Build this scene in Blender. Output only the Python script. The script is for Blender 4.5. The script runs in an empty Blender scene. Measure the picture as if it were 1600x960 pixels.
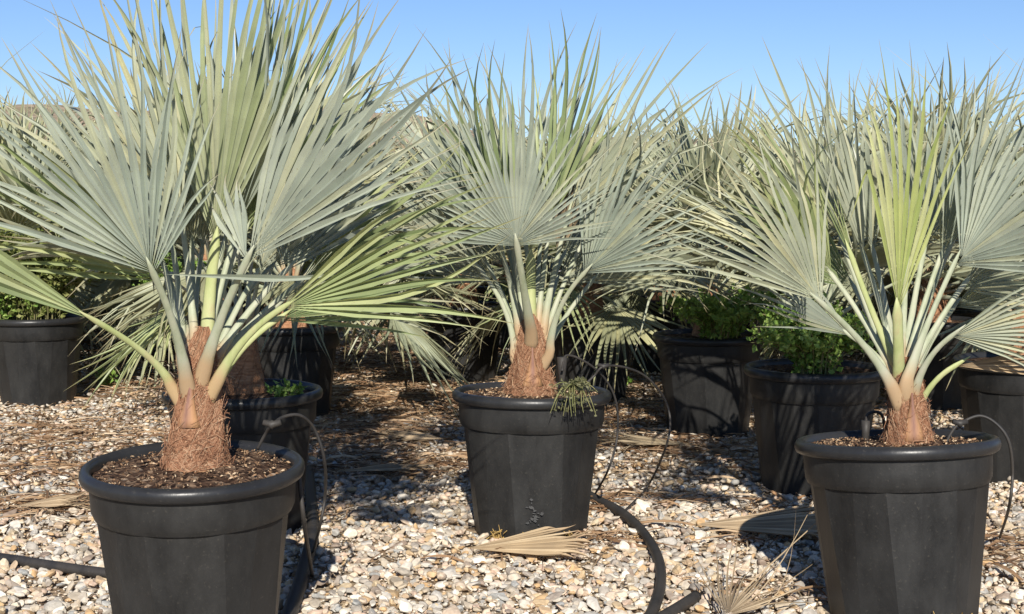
import bpy, math, random
import numpy as np
from mathutils import Vector, Matrix

C = bpy.context.scene.collection
SC = bpy.context.scene
R = math.radians
rnd = random.Random(7)

# ------------------------------------------------------------------ camera
FPX = 2100.0                     # focal length in pixels of the 1600 px wide photograph
CAM_H = 1.16
PITCH = math.atan(168 / FPX)
cam_d = bpy.data.cameras.new('camera')
cam_d.sensor_width = 36.0
cam_d.lens = 36.0 * FPX / 1600.0
cam_d.clip_start = 0.05
cam_d.clip_end = 6000
cam = bpy.data.objects.new('camera', cam_d)
cam.location = (0, 0, CAM_H)
cam.rotation_euler = (math.pi / 2 - PITCH, 0, 0)
C.objects.link(cam)
SC.camera = cam

# ------------------------------------------------------------------ light
SUN_EL, SUN_AZ = R(30), R(2)   # azimuth measured from straight behind the camera, minus = left
sdir = Vector((math.sin(SUN_AZ) * math.cos(SUN_EL), -math.cos(SUN_AZ) * math.cos(SUN_EL), math.sin(SUN_EL)))
w = bpy.data.worlds.new('World')
SC.world = w
w.use_nodes = True
nt = w.node_tree
bg = nt.nodes['Background']
sky = nt.nodes.new('ShaderNodeTexSky')
sky.sky_type = 'NISHITA'
sky.sun_disc = False
sky.sun_elevation = SUN_EL
sky.sun_rotation = math.pi - SUN_AZ
sky.altitude = 0
sky.air_density = 1.0
sky.dust_density = 0.0
sky.ozone_density = 4.0
tint = nt.nodes.new('ShaderNodeMix')
tint.data_type = 'RGBA'
tint.blend_type = 'MULTIPLY'
tint.inputs[0].default_value = 1.0
tint.inputs[7].default_value = (0.81, 0.895, 1.12, 1)
nt.links.new(sky.outputs[0], tint.inputs[6])
nt.links.new(tint.outputs[2], bg.inputs[0])
bg.inputs[1].default_value = 0.08
sl = bpy.data.lights.new('sun', 'SUN')
sl.energy = 5.0
sl.angle = R(0.53)
sl.color = (1.0, 0.95, 0.86)
so = bpy.data.objects.new('sun', sl)
so.rotation_euler = sdir.to_track_quat('Z', 'Y').to_euler()
so.location = (-3, -6, 8)
C.objects.link(so)
SC.view_settings.view_transform = 'Standard'
SC.view_settings.look = 'None'
SC.view_settings.gamma = 1.0
SC.view_settings.exposure = 0.36


def P(px, py, Y):
    """world point seen at photo pixel (px, py) on the upright plane at distance Y"""
    u = (px - 800) / FPX
    v = (480 - py) / FPX
    d = Vector((u, math.cos(PITCH) + v * math.sin(PITCH), -math.sin(PITCH) + v * math.cos(PITCH)))
    t = Y / d.y
    return Vector((0, 0, CAM_H)) + d * t


def G(px, py, z=0.0):
    u = (px - 800) / FPX
    v = (480 - py) / FPX
    d = Vector((u, math.cos(PITCH) + v * math.sin(PITCH), -math.sin(PITCH) + v * math.cos(PITCH)))
    t = (z - CAM_H) / d.z
    return Vector((0, 0, CAM_H)) + d * t


# ------------------------------------------------------------------ materials
def mat(name, col, rough=0.6, spec=0.3):
    m = bpy.data.materials.new(name)
    m.use_nodes = True
    b = m.node_tree.nodes['Principled BSDF']
    b.inputs['Base Color'].default_value = (*col, 1)
    b.inputs['Roughness'].default_value = rough
    b.inputs['Specular IOR Level'].default_value = spec
    return m, m.node_tree, b


def N(t, typ, **kw):
    n = t.nodes.new(typ)
    for k, v in kw.items():
        if k.startswith('i_'):
            n.inputs[k[2:].replace('_', ' ')].default_value = v
        else:
            setattr(n, k, v)
    return n


def ramp(t, stops, interp='LINEAR'):
    r = t.nodes.new('ShaderNodeValToRGB')
    cr = r.color_ramp
    cr.interpolation = interp
    while len(cr.elements) < len(stops):
        cr.elements.new(0.5)
    for e, (p, c) in zip(cr.elements, stops):
        e.position = p
        e.color = (*c, 1)
    return r


def mix(t, fac, a, b, mode='MIX'):
    n = t.nodes.new('ShaderNodeMix')
    n.data_type = 'RGBA'
    n.blend_type = mode
    for sock, v in ((n.inputs[0], fac), (n.inputs[6], a), (n.inputs[7], b)):
        if hasattr(v, 'is_linked'):
            t.links.new(v, sock)
        elif isinstance(v, (int, float)):
            sock.default_value = v
        else:
            sock.default_value = (*v, 1)
    return n.outputs[2]


def bump(t, b, h, strength=0.3, dist=0.01):
    n = N(t, 'ShaderNodeBump')
    n.inputs['Strength'].default_value = strength
    n.inputs['Distance'].default_value = dist
    t.links.new(h, n.inputs['Height'])
    t.links.new(n.outputs[0], b.inputs['Normal'])


def leaf_mat(name, tones, tipcol, transl=0.22, tcol=(0.45, 0.5, 0.15), rough=0.5):
    m, t, b = mat(name, (0.3, 0.3, 0.2), rough, 0.5)
    geo = N(t, 'ShaderNodeNewGeometry')
    rp = ramp(t, tones)
    t.links.new(geo.outputs['Random Per Island'], rp.inputs[0])
    tc = N(t, 'ShaderNodeTexCoord')
    nz = N(t, 'ShaderNodeTexNoise', i_Scale=9.0, i_Detail=4.0)
    t.links.new(tc.outputs['Object'], nz.inputs['Vector'])
    nr = ramp(t, [(0.3, (0.82, 0.82, 0.80)), (0.7, (1.12, 1.12, 1.08))])
    t.links.new(nz.outputs[0], nr.inputs[0])
    c = mix(t, 1.0, rp.outputs[0], nr.outputs[0], 'MULTIPLY')
    sp = N(t, 'ShaderNodeTexNoise', i_Scale=140.0, i_Detail=2.0)
    t.links.new(tc.outputs['Object'], sp.inputs['Vector'])
    sr = ramp(t, [(0.66, (0, 0, 0)), (0.74, (1, 1, 1))])
    t.links.new(sp.outputs[0], sr.inputs[0])
    ms = N(t, 'ShaderNodeMath', operation='MULTIPLY')
    t.links.new(sr.outputs[0], ms.inputs[0])
    ms.inputs[1].default_value = 0.45
    c = mix(t, ms.outputs[0], c, (0.24, 0.2, 0.12))
    oi = N(t, 'ShaderNodeObjectInfo')
    orp = ramp(t, [(0, (0.86, 0.90, 0.90)), (0.5, (1, 1, 1)), (1, (1.12, 1.08, 0.94))])
    t.links.new(oi.outputs['Random'], orp.inputs[0])
    c = mix(t, 1.0, c, orp.outputs[0], 'MULTIPLY')
    at = N(t, 'ShaderNodeAttribute', attribute_name='tip')
    mp = N(t, 'ShaderNodeMapRange')
    mp.inputs['From Min'].default_value = 0.72
    mp.inputs['From Max'].default_value = 1.0
    t.links.new(at.outputs['Fac'], mp.inputs['Value'])
    c = mix(t, mp.outputs[0], c, tipcol)
    t.links.new(c, b.inputs['Base Color'])
    tr = N(t, 'ShaderNodeBsdfTranslucent')
    c2 = mix(t, 0.6, c, tcol)
    t.links.new(c2, tr.inputs['Color'])
    mx = N(t, 'ShaderNodeMixShader')
    mx.inputs[0].default_value = transl
    t.links.new(b.outputs[0], mx.inputs[1])
    t.links.new(tr.outputs[0], mx.inputs[2])
    t.links.new(mx.outputs[0], t.nodes['Material Output'].inputs['Surface'])
    return m


M = {}
M['leaf'] = leaf_mat('glaucous_leaf', [(0, (0.315, 0.345, 0.285)), (0.5, (0.38, 0.405, 0.335)), (0.85, (0.415, 0.43, 0.345)), (1, (0.45, 0.445, 0.315))],
                     (0.46, 0.41, 0.28), 0.16, (0.42, 0.46, 0.2), 0.42)
M['leaf_green'] = leaf_mat('green_leaf', [(0, (0.22, 0.27, 0.13)), (0.5, (0.31, 0.36, 0.18)), (1, (0.40, 0.43, 0.23))],
                           (0.38, 0.33, 0.18), 0.2, (0.38, 0.44, 0.12))
M['leaf_young'] = leaf_mat('young_leaf', [(0, (0.31, 0.345, 0.19)), (0.5, (0.39, 0.415, 0.265)), (1, (0.44, 0.445, 0.30))],
                           (0.45, 0.38, 0.22), 0.2, (0.48, 0.52, 0.14))
M['leaf_lime'] = leaf_mat('lime_leaf', [(0, (0.34, 0.39, 0.14)), (0.5, (0.45, 0.47, 0.20)), (1, (0.50, 0.50, 0.28))],
                          (0.45, 0.38, 0.22), 0.2, (0.50, 0.56, 0.12))
M['leaf_field'] = leaf_mat('field_leaf', [(0, (0.31, 0.325, 0.22)), (0.5, (0.365, 0.375, 0.25)), (1, (0.42, 0.41, 0.255))],
                           (0.42, 0.34, 0.20), 0.16, (0.42, 0.44, 0.18))
M['leaf_dead'] = leaf_mat('dead_leaf', [(0, (0.24, 0.17, 0.105)), (0.5, (0.37, 0.27, 0.17)), (1, (0.47, 0.36, 0.24))],
                          (0.42, 0.3, 0.18), 0.08, (0.5, 0.35, 0.15), 0.8)


def streak_mat(name, stops, scale=(30, 30, 4), rough=0.7, bs=0.4):
    m, t, b = mat(name, (0.3, 0.3, 0.3), rough, 0.25)
    tc = N(t, 'ShaderNodeTexCoord')
    mp = N(t, 'ShaderNodeMapping')
    mp.inputs['Scale'].default_value = scale
    t.links.new(tc.outputs['Object'], mp.inputs[0])
    nz = N(t, 'ShaderNodeTexNoise', i_Scale=1.0, i_Detail=6.0, i_Roughness=0.65)
    t.links.new(mp.outputs[0], nz.inputs['Vector'])
    rp = ramp(t, stops)
    t.links.new(nz.outputs[0], rp.inputs[0])
    t.links.new(rp.outputs[0], b.inputs['Base Color'])
    bump(t, b, nz.outputs[0], bs, 0.004)
    return m




def petiole_mat(name, stops):
    m = streak_mat(name, stops, (22, 22, 7), 0.5, 0.25)
    t = m.node_tree
    b = t.nodes['Principled BSDF']
    src = b.inputs['Base Color'].links[0].from_socket
    at = N(t, 'ShaderNodeAttribute', attribute_name='tip')
    mp = N(t, 'ShaderNodeMapRange')
    mp.inputs['From Min'].default_value = 0.14
    mp.inputs['From Max'].default_value = 0.30
    mp.inputs['To Min'].default_value = 0.85
    mp.inputs['To Max'].default_value = 0.0
    t.links.new(at.outputs['Fac'], mp.inputs['Value'])
    t.links.new(mix(t, mp.outputs[0], src, (0.42, 0.27, 0.15)), b.inputs['Base Color'])
    return m


M['petiole'] = petiole_mat('petiole_skin', [(0.3, (0.27, 0.30, 0.19)), (0.5, (0.37, 0.39, 0.27)), (0.7, (0.42, 0.41, 0.31)), (0.8, (0.35, 0.27, 0.17))])
M['petiole_green'] = petiole_mat('petiole_green_skin', [(0.3, (0.30, 0.35, 0.13)), (0.55, (0.40, 0.42, 0.20)), (0.75, (0.40, 0.33, 0.18))])
M['trunk'] = streak_mat('fibrous_trunk', [(0.25, (0.20, 0.09, 0.045)), (0.5, (0.37, 0.19, 0.10)), (0.75, (0.50, 0.30, 0.18))], (25, 25, 140), 0.9, 0.8)
M['stub'] = streak_mat('old_leaf_base', [(0.3, (0.13, 0.06, 0.045)), (0.6, (0.25, 0.135, 0.10)), (0.8, (0.40, 0.22, 0.12))], (60, 60, 8), 0.7, 0.4)
t = M['stub'].node_tree
b = t.nodes['Principled BSDF']
src = b.inputs['Base Color'].links[0].from_socket
at = N(t, 'ShaderNodeAttribute', attribute_name='tip')
mp = N(t, 'ShaderNodeMapRange')
mp.inputs['From Min'].default_value = 0.25
mp.inputs['From Max'].default_value = 0.75
t.links.new(at.outputs['Fac'], mp.inputs['Value'])
t.links.new(mix(t, mp.outputs[0], src, (0.46, 0.25, 0.12)), b.inputs['Base Color'])

m, t, b = mat('fibre_strand', (0.4, 0.25, 0.12), 0.9, 0.2)
g = N(t, 'ShaderNodeNewGeometry')
rp = ramp(t, [(0, (0.17, 0.075, 0.04)), (0.4, (0.30, 0.145, 0.08)), (0.8, (0.39, 0.22, 0.13)), (1, (0.48, 0.33, 0.21))])
t.links.new(g.outputs['Random Per Island'], rp.inputs[0])
t.links.new(rp.outputs[0], b.inputs['Base Color'])
M['fibre'] = m

m, t, b = mat('litter_strip', (0.4, 0.28, 0.16), 0.85, 0.2)
g = N(t, 'ShaderNodeNewGeometry')
rp = ramp(t, [(0, (0.10, 0.055, 0.03)), (0.4, (0.24, 0.14, 0.075)), (0.75, (0.38, 0.25, 0.145)), (1, (0.54, 0.42, 0.28))])
t.links.new(g.outputs['Random Per Island'], rp.inputs[0])
t.links.new(rp.outputs[0], b.inputs['Base Color'])
M['litter'] = m


def plastic(name, dark, dust, rough):
    m, t, b = mat(name, dark, rough, 0.35)
    tc = N(t, 'ShaderNodeTexCoord')
    oi = N(t, 'ShaderNodeObjectInfo')
    va = N(t, 'ShaderNodeVectorMath', operation='ADD')
    t.links.new(tc.outputs['Object'], va.inputs[0])
    t.links.new(oi.outputs['Random'], va.inputs[1])
    mp = N(t, 'ShaderNodeMapping')
    mp.inputs['Scale'].default_value = (1, 1, 0.45)
    t.links.new(va.outputs[0], mp.inputs[0])
    n1 = N(t, 'ShaderNodeTexNoise', i_Scale=7.0, i_Detail=8.0, i_Roughness=0.7)
    n2 = N(t, 'ShaderNodeTexNoise', i_Scale=120.0, i_Detail=3.0)
    t.links.new(mp.outputs[0], n1.inputs['Vector'])
    t.links.new(va.outputs[0], n2.inputs['Vector'])
    r1 = ramp(t, [(0.35, (0, 0, 0)), (0.75, (1, 1, 1))])
    t.links.new(n1.outputs[0], r1.inputs[0])
    c = mix(t, r1.outputs[0], dark, dust)
    r2 = ramp(t, [(0.62, (0, 0, 0)), (0.8, (1, 1, 1))])
    t.links.new(n2.outputs[0], r2.inputs[0])
    mm = N(t, 'ShaderNodeMath', operation='MULTIPLY')
    mm.inputs[1].default_value = 0.2
    t.links.new(r2.outputs[0], mm.inputs[0])
    c = mix(t, mm.outputs[0], c, (0.16, 0.14, 0.11))
    t.links.new(c, b.inputs['Base Color'])
    rr = N(t, 'ShaderNodeMapRange')
    rr.inputs['To Min'].default_value = rough - 0.08
    rr.inputs['To Max'].default_value = rough + 0.2
    t.links.new(n1.outputs[0], rr.inputs['Value'])
    t.links.new(rr.outputs[0], b.inputs['Roughness'])
    bump(t, b, n2.outputs[0], 0.12, 0.003)
    return m


M['pot'] = plastic('black_pot_plastic', (0.011, 0.011, 0.011), (0.037, 0.036, 0.034), 0.42)
M['rim'] = plastic('black_rim_plastic', (0.018, 0.018, 0.019), (0.034, 0.034, 0.034), 0.29)
M['hose'] = plastic('black_pipe_plastic', (0.022, 0.021, 0.021), (0.07, 0.06, 0.05), 0.5)

# soil
m, t, b = mat('potting_mix', (0.1, 0.06, 0.04), 0.95, 0.1)
tc = N(t, 'ShaderNodeTexCoord')
vo = N(t, 'ShaderNodeTexVoronoi', i_Scale=70.0)
t.links.new(tc.outputs['Object'], vo.inputs['Vector'])
rp = ramp(t, [(0, (0.035, 0.02, 0.014)), (0.5, (0.085, 0.05, 0.032)), (0.85, (0.15, 0.095, 0.06)), (1, (0.27, 0.2, 0.14))])
sx = N(t, 'ShaderNodeSeparateColor')
t.links.new(vo.outputs['Color'], sx.inputs[0])
t.links.new(sx.outputs[0], rp.inputs[0])
t.links.new(rp.outputs[0], b.inputs['Base Color'])
bump(t, b, vo.outputs['Distance'], 0.9, 0.01)
M['soil'] = m

# ground below the stones
m, t, b = mat('gravel_bed', (0.3, 0.25, 0.2), 0.95, 0.15)
tc = N(t, 'ShaderNodeTexCoord')
vo = N(t, 'ShaderNodeTexVoronoi', i_Scale=34.0)
t.links.new(tc.outputs['Object'], vo.inputs['Vector'])
sx = N(t, 'ShaderNodeSeparateColor')
t.links.new(vo.outputs['Color'], sx.inputs[0])
rp = ramp(t, [(0, (0.22, 0.16, 0.10)), (0.3, (0.33, 0.25, 0.17)), (0.6, (0.40, 0.32, 0.22)), (0.85, (0.46, 0.38, 0.27)), (1, (0.54, 0.47, 0.36))])
t.links.new(sx.outputs[0], rp.inputs[0])
nz = N(t, 'ShaderNodeTexNoise', i_Scale=1.6, i_Detail=6.0)
t.links.new(tc.outputs['Object'], nz.inputs['Vector'])
r2 = ramp(t, [(0.42, (0, 0, 0)), (0.6, (1, 1, 1))])
t.links.new(nz.outputs[0], r2.inputs[0])
mm = N(t, 'ShaderNodeMath', operation='MULTIPLY')
mm.inputs[1].default_value = 0.7
t.links.new(r2.outputs[0], mm.inputs[0])
c = mix(t, mm.outputs[0], rp.outputs[0], (0.24, 0.16, 0.095))
t.links.new(c, b.inputs['Base Color'])
bump(t, b, vo.outputs['Distance'], 0.8, 0.02)
M['ground'] = m

m, t, b = mat('pebble_stone', (0.4, 0.35, 0.3), 0.75, 0.3)
g = N(t, 'ShaderNodeNewGeometry')
rp = ramp(t, [(0.0, (0.27, 0.21, 0.17)), (0.09, (0.38, 0.36, 0.33)), (0.20, (0.52, 0.43, 0.30)), (0.28, (0.54, 0.37, 0.20)), (0.36, (0.34, 0.36, 0.37)),
              (0.50, (0.58, 0.50, 0.40)), (0.60, (0.56, 0.43, 0.35)), (0.70, (0.64, 0.57, 0.46)), (0.80, (0.47, 0.46, 0.44)), (0.92, (0.70, 0.66, 0.58)), (1.0, (0.80, 0.77, 0.71))])
t.links.new(g.outputs['Random Per Island'], rp.inputs[0])
tc = N(t, 'ShaderNodeTexCoord')
nz = N(t, 'ShaderNodeTexNoise', i_Scale=60.0, i_Detail=5.0)
t.links.new(tc.outputs['Object'], nz.inputs['Vector'])
nr = ramp(t, [(0.3, (0.80, 0.74, 0.67)), (0.7, (1.20, 1.14, 1.05))])
t.links.new(nz.outputs[0], nr.inputs[0])
c = mix(t, 1.0, rp.outputs[0], nr.outputs[0], 'MULTIPLY')
t.links.new(c, b.inputs['Base Color'])
bump(t, b, nz.outputs[0], 0.25, 0.004)
M['pebble'] = m

m, t, b = mat('dry_hillside', (0.4, 0.3, 0.22), 0.95, 0.1)
tc = N(t, 'ShaderNodeTexCoord')
nz = N(t, 'ShaderNodeTexNoise', i_Scale=0.035, i_Detail=8.0, i_Roughness=0.65)
t.links.new(tc.outputs['Object'], nz.inputs['Vector'])
rp = ramp(t, [(0.3, (0.22, 0.19, 0.12)), (0.5, (0.40, 0.30, 0.20)), (0.7, (0.50, 0.39, 0.27))])
t.links.new(nz.outputs[0], rp.inputs[0])
vo = N(t, 'ShaderNodeTexVoronoi', i_Scale=0.22)
t.links.new(tc.outputs['Object'], vo.inputs['Vector'])
r2 = ramp(t, [(0.2, (1, 1, 1)), (0.5, (0, 0, 0))])
t.links.new(vo.outputs['Distance'], r2.inputs[0])
mm = N(t, 'ShaderNodeMath', operation='MULTIPLY')
mm.inputs[1].default_value = 0.7
t.links.new(r2.outputs[0], mm.inputs[0])
c = mix(t, mm.outputs[0], rp.outputs[0], (0.13, 0.125, 0.08))
t.links.new(c, b.inputs['Base Color'])
M['hill'] = m


def weed_mat(name, tones):
    m, t, b = mat(name, (0.1, 0.2, 0.05), 0.5, 0.35)
    g = N(t, 'ShaderNodeNewGeometry')
    rp = ramp(t, tones)
    t.links.new(g.outputs['Random Per Island'], rp.inputs[0])
    t.links.new(rp.outputs[0], b.inputs['Base Color'])
    tr = N(t, 'ShaderNodeBsdfTranslucent')
    t.links.new(mix(t, 0.5, rp.outputs[0], (0.25, 0.4, 0.05)), tr.inputs['Color'])
    mx = N(t, 'ShaderNodeMixShader')
    mx.inputs[0].default_value = 0.25
    t.links.new(b.outputs[0], mx.inputs[1])
    t.links.new(tr.outputs[0], mx.inputs[2])
    t.links.new(mx.outputs[0], t.nodes['Material Output'].inputs['Surface'])
    return m


M['weed'] = weed_mat('weed_leaf', [(0, (0.10, 0.18, 0.03)), (0.5, (0.23, 0.36, 0.07)), (1, (0.38, 0.50, 0.14))])
M['weed_olive'] = weed_mat('olive_weed_leaf', [(0, (0.10, 0.12, 0.03)), (0.5, (0.19, 0.22, 0.06)), (1, (0.30, 0.30, 0.11))])
M['weed_grey'] = weed_mat('grey_weed_leaf', [(0, (0.09, 0.09, 0.045)), (0.5, (0.16, 0.16, 0.08)), (1, (0.24, 0.23, 0.13))])
M['stem'] = streak_mat('weed_stem', [(0.3, (0.12, 0.14, 0.05)), (0.7, (0.26, 0.22, 0.1))])
M['root'] = streak_mat('root_fibre', [(0.3, (0.20, 0.11, 0.04)), (0.55, (0.45, 0.30, 0.10)), (0.75, (0.62, 0.47, 0.24))], (80, 80, 80), 0.9, 0.8)
M['bark'] = streak_mat('bark_piece', [(0.3, (0.2, 0.1, 0.05)), (0.7, (0.5, 0.3, 0.15))], (50, 50, 50))
M['residue'] = plastic('white_residue', (0.03, 0.03, 0.03), (0.10, 0.098, 0.095), 0.6)


# ------------------------------------------------------------------ mesh helpers
class MB:
    def __init__(s):
        s.v, s.f, s.tip = [], [], []

    def add(s, verts, faces, tip=None):
        o = len(s.v)
        s.v.extend([(float(p[0]), float(p[1]), float(p[2])) for p in verts])
        s.f.extend([tuple(i + o for i in f) for f in faces])
        s.tip.extend(tip if tip is not None else [0.0] * len(verts))

    def tube(s, pts, rad, n=8, flat=1.0, cap=True, up=None):
        """swept tube; rad number or list; flat scales the binormal axis"""
        pts = [Vector(p) for p in pts]
        k = len(pts)
        rads = rad if isinstance(rad, (list, tuple)) else [rad] * k
        verts = []
        ref = Vector(up) if up is not None else None
        prev = None
        for i, p in enumerate(pts):
            tg = (pts[min(i + 1, k - 1)] - pts[max(i - 1, 0)])
            tg = tg.normalized() if tg.length > 1e-9 else Vector((0, 0, 1))
            if prev is None:
                a = ref if ref is not None else (Vector((0, 0, 1)) if abs(tg.z) < 0.9 else Vector((1, 0, 0)))
            else:
                a = prev
            nx = (a - tg * a.dot(tg))
            nx = nx.normalized() if nx.length > 1e-6 else tg.orthogonal().normalized()
            by = tg.cross(nx)
            prev = nx
            for j in range(n):
                th = 2 * math.pi * j / n
                verts.append(p + nx * (math.cos(th) * rads[i] * flat) + by * (math.sin(th) * rads[i]))
        faces = []
        for i in range(k - 1):
            for j in range(n):
                a = i * n + j
                b2 = i * n + (j + 1) % n
                faces.append((a, b2, b2 + n, a + n))
        if cap:
            faces.append(tuple(range(n - 1, -1, -1)))
            faces.append(tuple(range((k - 1) * n, k * n)))
        s.add(verts, faces)

    def lathe(s, prof, n=48, wob=None):
        verts = []
        for i, (r, z) in enumerate(prof):
            for j in range(n):
                th = 2 * math.pi * j / n
                q = r if wob is None else r * wob(th, z)
                verts.append((q * math.cos(th), q * math.sin(th), z))
        faces = []
        for i in range(len(prof) - 1):
            for j in range(n):
                a = i * n + j
                b2 = i * n + (j + 1) % n
                faces.append((a, b2, b2 + n, a + n))
        s.add(verts, faces)

    def mesh(s, name, m, smooth=False):
        me = bpy.data.meshes.new(name)
        me.from_pydata(s.v, [], s.f)
        if m is not None:
            me.materials.append(m)
        if any(s.tip):
            a = me.attributes.new('tip', 'FLOAT', 'POINT')
            a.data.foreach_set('value', [float(q) for q in s.tip])
        if smooth:
            me.polygons.foreach_set('use_smooth', [True] * len(me.polygons))
        me.update()
        return me

    def obj(s, name, m, parent=None, smooth=False, loc=None):
        return link(name, s.mesh(name, m, smooth), parent, loc)


def link(name, data, parent=None, loc=None):
    o = bpy.data.objects.new(name, data)
    C.objects.link(o)
    if parent is not None:
        o.parent = parent
    if loc is not None:
        o.location = loc
    return o


def thing(name, label, cat, loc, group=None, rot=(0, 0, 0)):
    o = bpy.data.objects.new(name, None)
    o.empty_display_size = 0.1
    C.objects.link(o)
    o.location = loc
    o.rotation_euler = rot
    return tag(o, label, cat, group)


def tag(o, label, cat, group=None):
    o['label'] = label
    o['category'] = cat
    if group:
        o['group'] = group
    return o


def copy_tree(o, kids, parent=None):
    c = o.copy()
    C.objects.link(c)
    if parent is not None:
        c.parent = parent
    for ch in kids.get(o, []):
        copy_tree(ch, kids, c)
    return c


def bez(p0, p1, p2, n=8):
    return [p0 * (1 - u) ** 2 + p1 * (2 * u * (1 - u)) + p2 * u * u for u in [i / (n - 1) for i in range(n)]]


def catmull(pts, n=6):
    pts = [Vector(p) for p in pts]
    q = [pts[0] * 2 - pts[1]] + pts + [pts[-1] * 2 - pts[-2]]
    out = []
    for i in range(1, len(q) - 2):
        for k in range(n):
            u = k / n
            a, b2, c, d = q[i - 1], q[i], q[i + 1], q[i + 2]
            out.append(0.5 * ((2 * b2) + (c - a) * u + (2 * a - 5 * b2 + 4 * c - d) * u * u + (3 * b2 - a - 3 * c + d) * u ** 3))
    out.append(pts[-1])
    return out


# ------------------------------------------------------------------ fan blade
def blade(mb, hub, Xv, Uv, a0, a1, L, nseg, rg, join=0.45, cup=0.0, rec=0.0, droop=0.08, jit=1.0, edge=0.45, costa=0.05,
          fold=1.5, nj=4, nf=6, peak=0.5, wide=1.0):
    """pleated palmate blade in the plane of Xv, Uv; angles in degrees, 90 = along Uv.
       cup bends the sides along +N (N = Xv x Uv, towards the viewer for X right / U up is +(-Y))."""
    Nv = Xv.cross(Uv).normalized()
    mid = a0 + (a1 - a0) * peak
    da = R(a1 - a0) / nseg
    am = R((a0 + a1) / 2)
    axd = Xv * math.cos(am) + Uv * math.sin(am)
    lat = Uv * math.cos(am) - Xv * math.sin(am)
    for k in range(nseg):
        deg = a0 + (a1 - a0) * (k + 0.5 + rg.uniform(-.12, .12)) / nseg
        tt = (deg - mid) / max(a1 - mid, mid - a0)
        a = R(deg)
        d0 = Xv * math.cos(a) + Uv * math.sin(a)
        pr = Uv * math.cos(a) - Xv * math.sin(a)
        Lk = L * (1 - edge * abs(tt) ** 1.8) * rg.uniform(0.90, 1.04)
        if rg.random() < 0.05 * jit:
            Lk *= rg.uniform(0.7, 0.9)
        rj = L * join * (1 - edge * 0.6 * abs(tt) ** 1.8) * rg.uniform(0.82, 1.12)
        Lk = max(Lk, rj * 1.1)
        org = hub + axd * (costa * L * (1 - abs(tt) ** 1.3))
        dl = rg.gauss(0, 0.05) * jit
        dn = rg.gauss(0, 0.10) * jit
        if rg.random() < 0.06 * jit:
            dl *= 3
            dn *= 3
        tw = rg.gauss(0, 0.35) * jit
        kink = rg.uniform(.35, .8) if rg.random() < 0.045 * jit else 0.0
        wav = rg.gauss(0, 0.008) * jit
        wj = rj * math.tan(da / 2) * 1.03 * wide
        rs = [rj * q for q in np.linspace(0.03, 1, nj)] + [rj + (Lk - rj) * q for q in np.linspace(0, 1, nf + 1)[1:]]
        rs = [float(q) for q in rs]
        verts, tips = [], []
        for i, r in enumerate(rs):
            u = max(0.0, (r - rj) / (Lk - rj))
            c = org + d0 * r
            e = u * u * (Lk - rj)
            c = c + pr * (dl * e * 2 + wav * math.sin(u * 3.1) * u) + Nv * (dn * e * 2)
            y = (c - hub).dot(axd)
            x = (c - hub).dot(lat)
            c = c + Nv * (cup * x * x / L - rec * y * y / L)
            c = c + Vector((0, 0, -1)) * (droop * u * u * (Lk - rj))
            if kink and u > kink:
                c = c + (Vector((0, 0, -1)) * 0.9 - d0 * 0.55 + Nv * dn) * ((u - kink) * (Lk - rj))
            if u <= 0:
                wd = r * math.tan(da / 2) * 1.03 * wide
                h = wd * fold
            else:
                full = wj * (1 - 0.14 * min(1, u * 5)) * max(0.035, max(0.0, 1 - u) ** 0.68) * (1 + 0.30 * math.sin(u * math.pi))
                ang = 0.80 + 0.25 * u
                wd = full * math.cos(ang) * 1.3
                h = full * math.sin(ang) * 1.2
                if u < 0.3:
                    q = u / 0.3
                    h = wj * fold * (1 - q) + h * q
            p2 = (pr * math.cos(tw * u) + Nv * math.sin(tw * u))
            n2 = (Nv * math.cos(tw * u) - pr * math.sin(tw * u))
            verts += [c + p2 * wd + n2 * (h / 2), c - n2 * (h / 2), c - p2 * wd + n2 * (h / 2)]
            tt2 = 0.02 + 0.98 * (r / Lk) ** 1.5
            tips += [tt2] * 3
        fs = []
        for i in range(len(rs) - 1):
            o = i * 3
            fs += [(o, o + 1, o + 4, o + 3), (o + 1, o + 2, o + 5, o + 4)]
        mb.add(verts, fs, tips)


def petiole(parent, base, hub, ctrl, m, r0=0.021, r1=0.0095, up=None, name='petiole'):
    mb = MB()
    base, hub, ctrl = Vector(base), Vector(hub), Vector(ctrl)
    root_p = Vector((base.x * 0.35, base.y * 0.35, base.z - 0.07))
    pts = [root_p] + [p for p in bez(base, ctrl, hub, 9)]
    pts = catmull(pts, 2)
    n_ = len(pts)
    rad = []
    for i in range(n_):
        u = i / (n_ - 1)
        rad.append(0.8 * (r1 + (r0 * 1.25 - r1) * max(0.0, 1 - u * 1.05) ** 2.6) * (1 + 0.03 * math.sin(i * 2.1 + r0 * 900)))
    e = (pts[-1] - pts[-3]).normalized()
    pts += [pts[-1] + e * 0.02, pts[-1] + e * 0.05]
    rad += [rad[-1] * 0.7, rad[-1] * 0.12]
    mb.tube(pts, rad, 9, 0.6, True, up)
    mb.tip = [0.01 + 0.98 * (k // 9) / (len(pts) - 1) for k in range(len(mb.v))]
    return mb.obj(name, m, parent, True)


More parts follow.
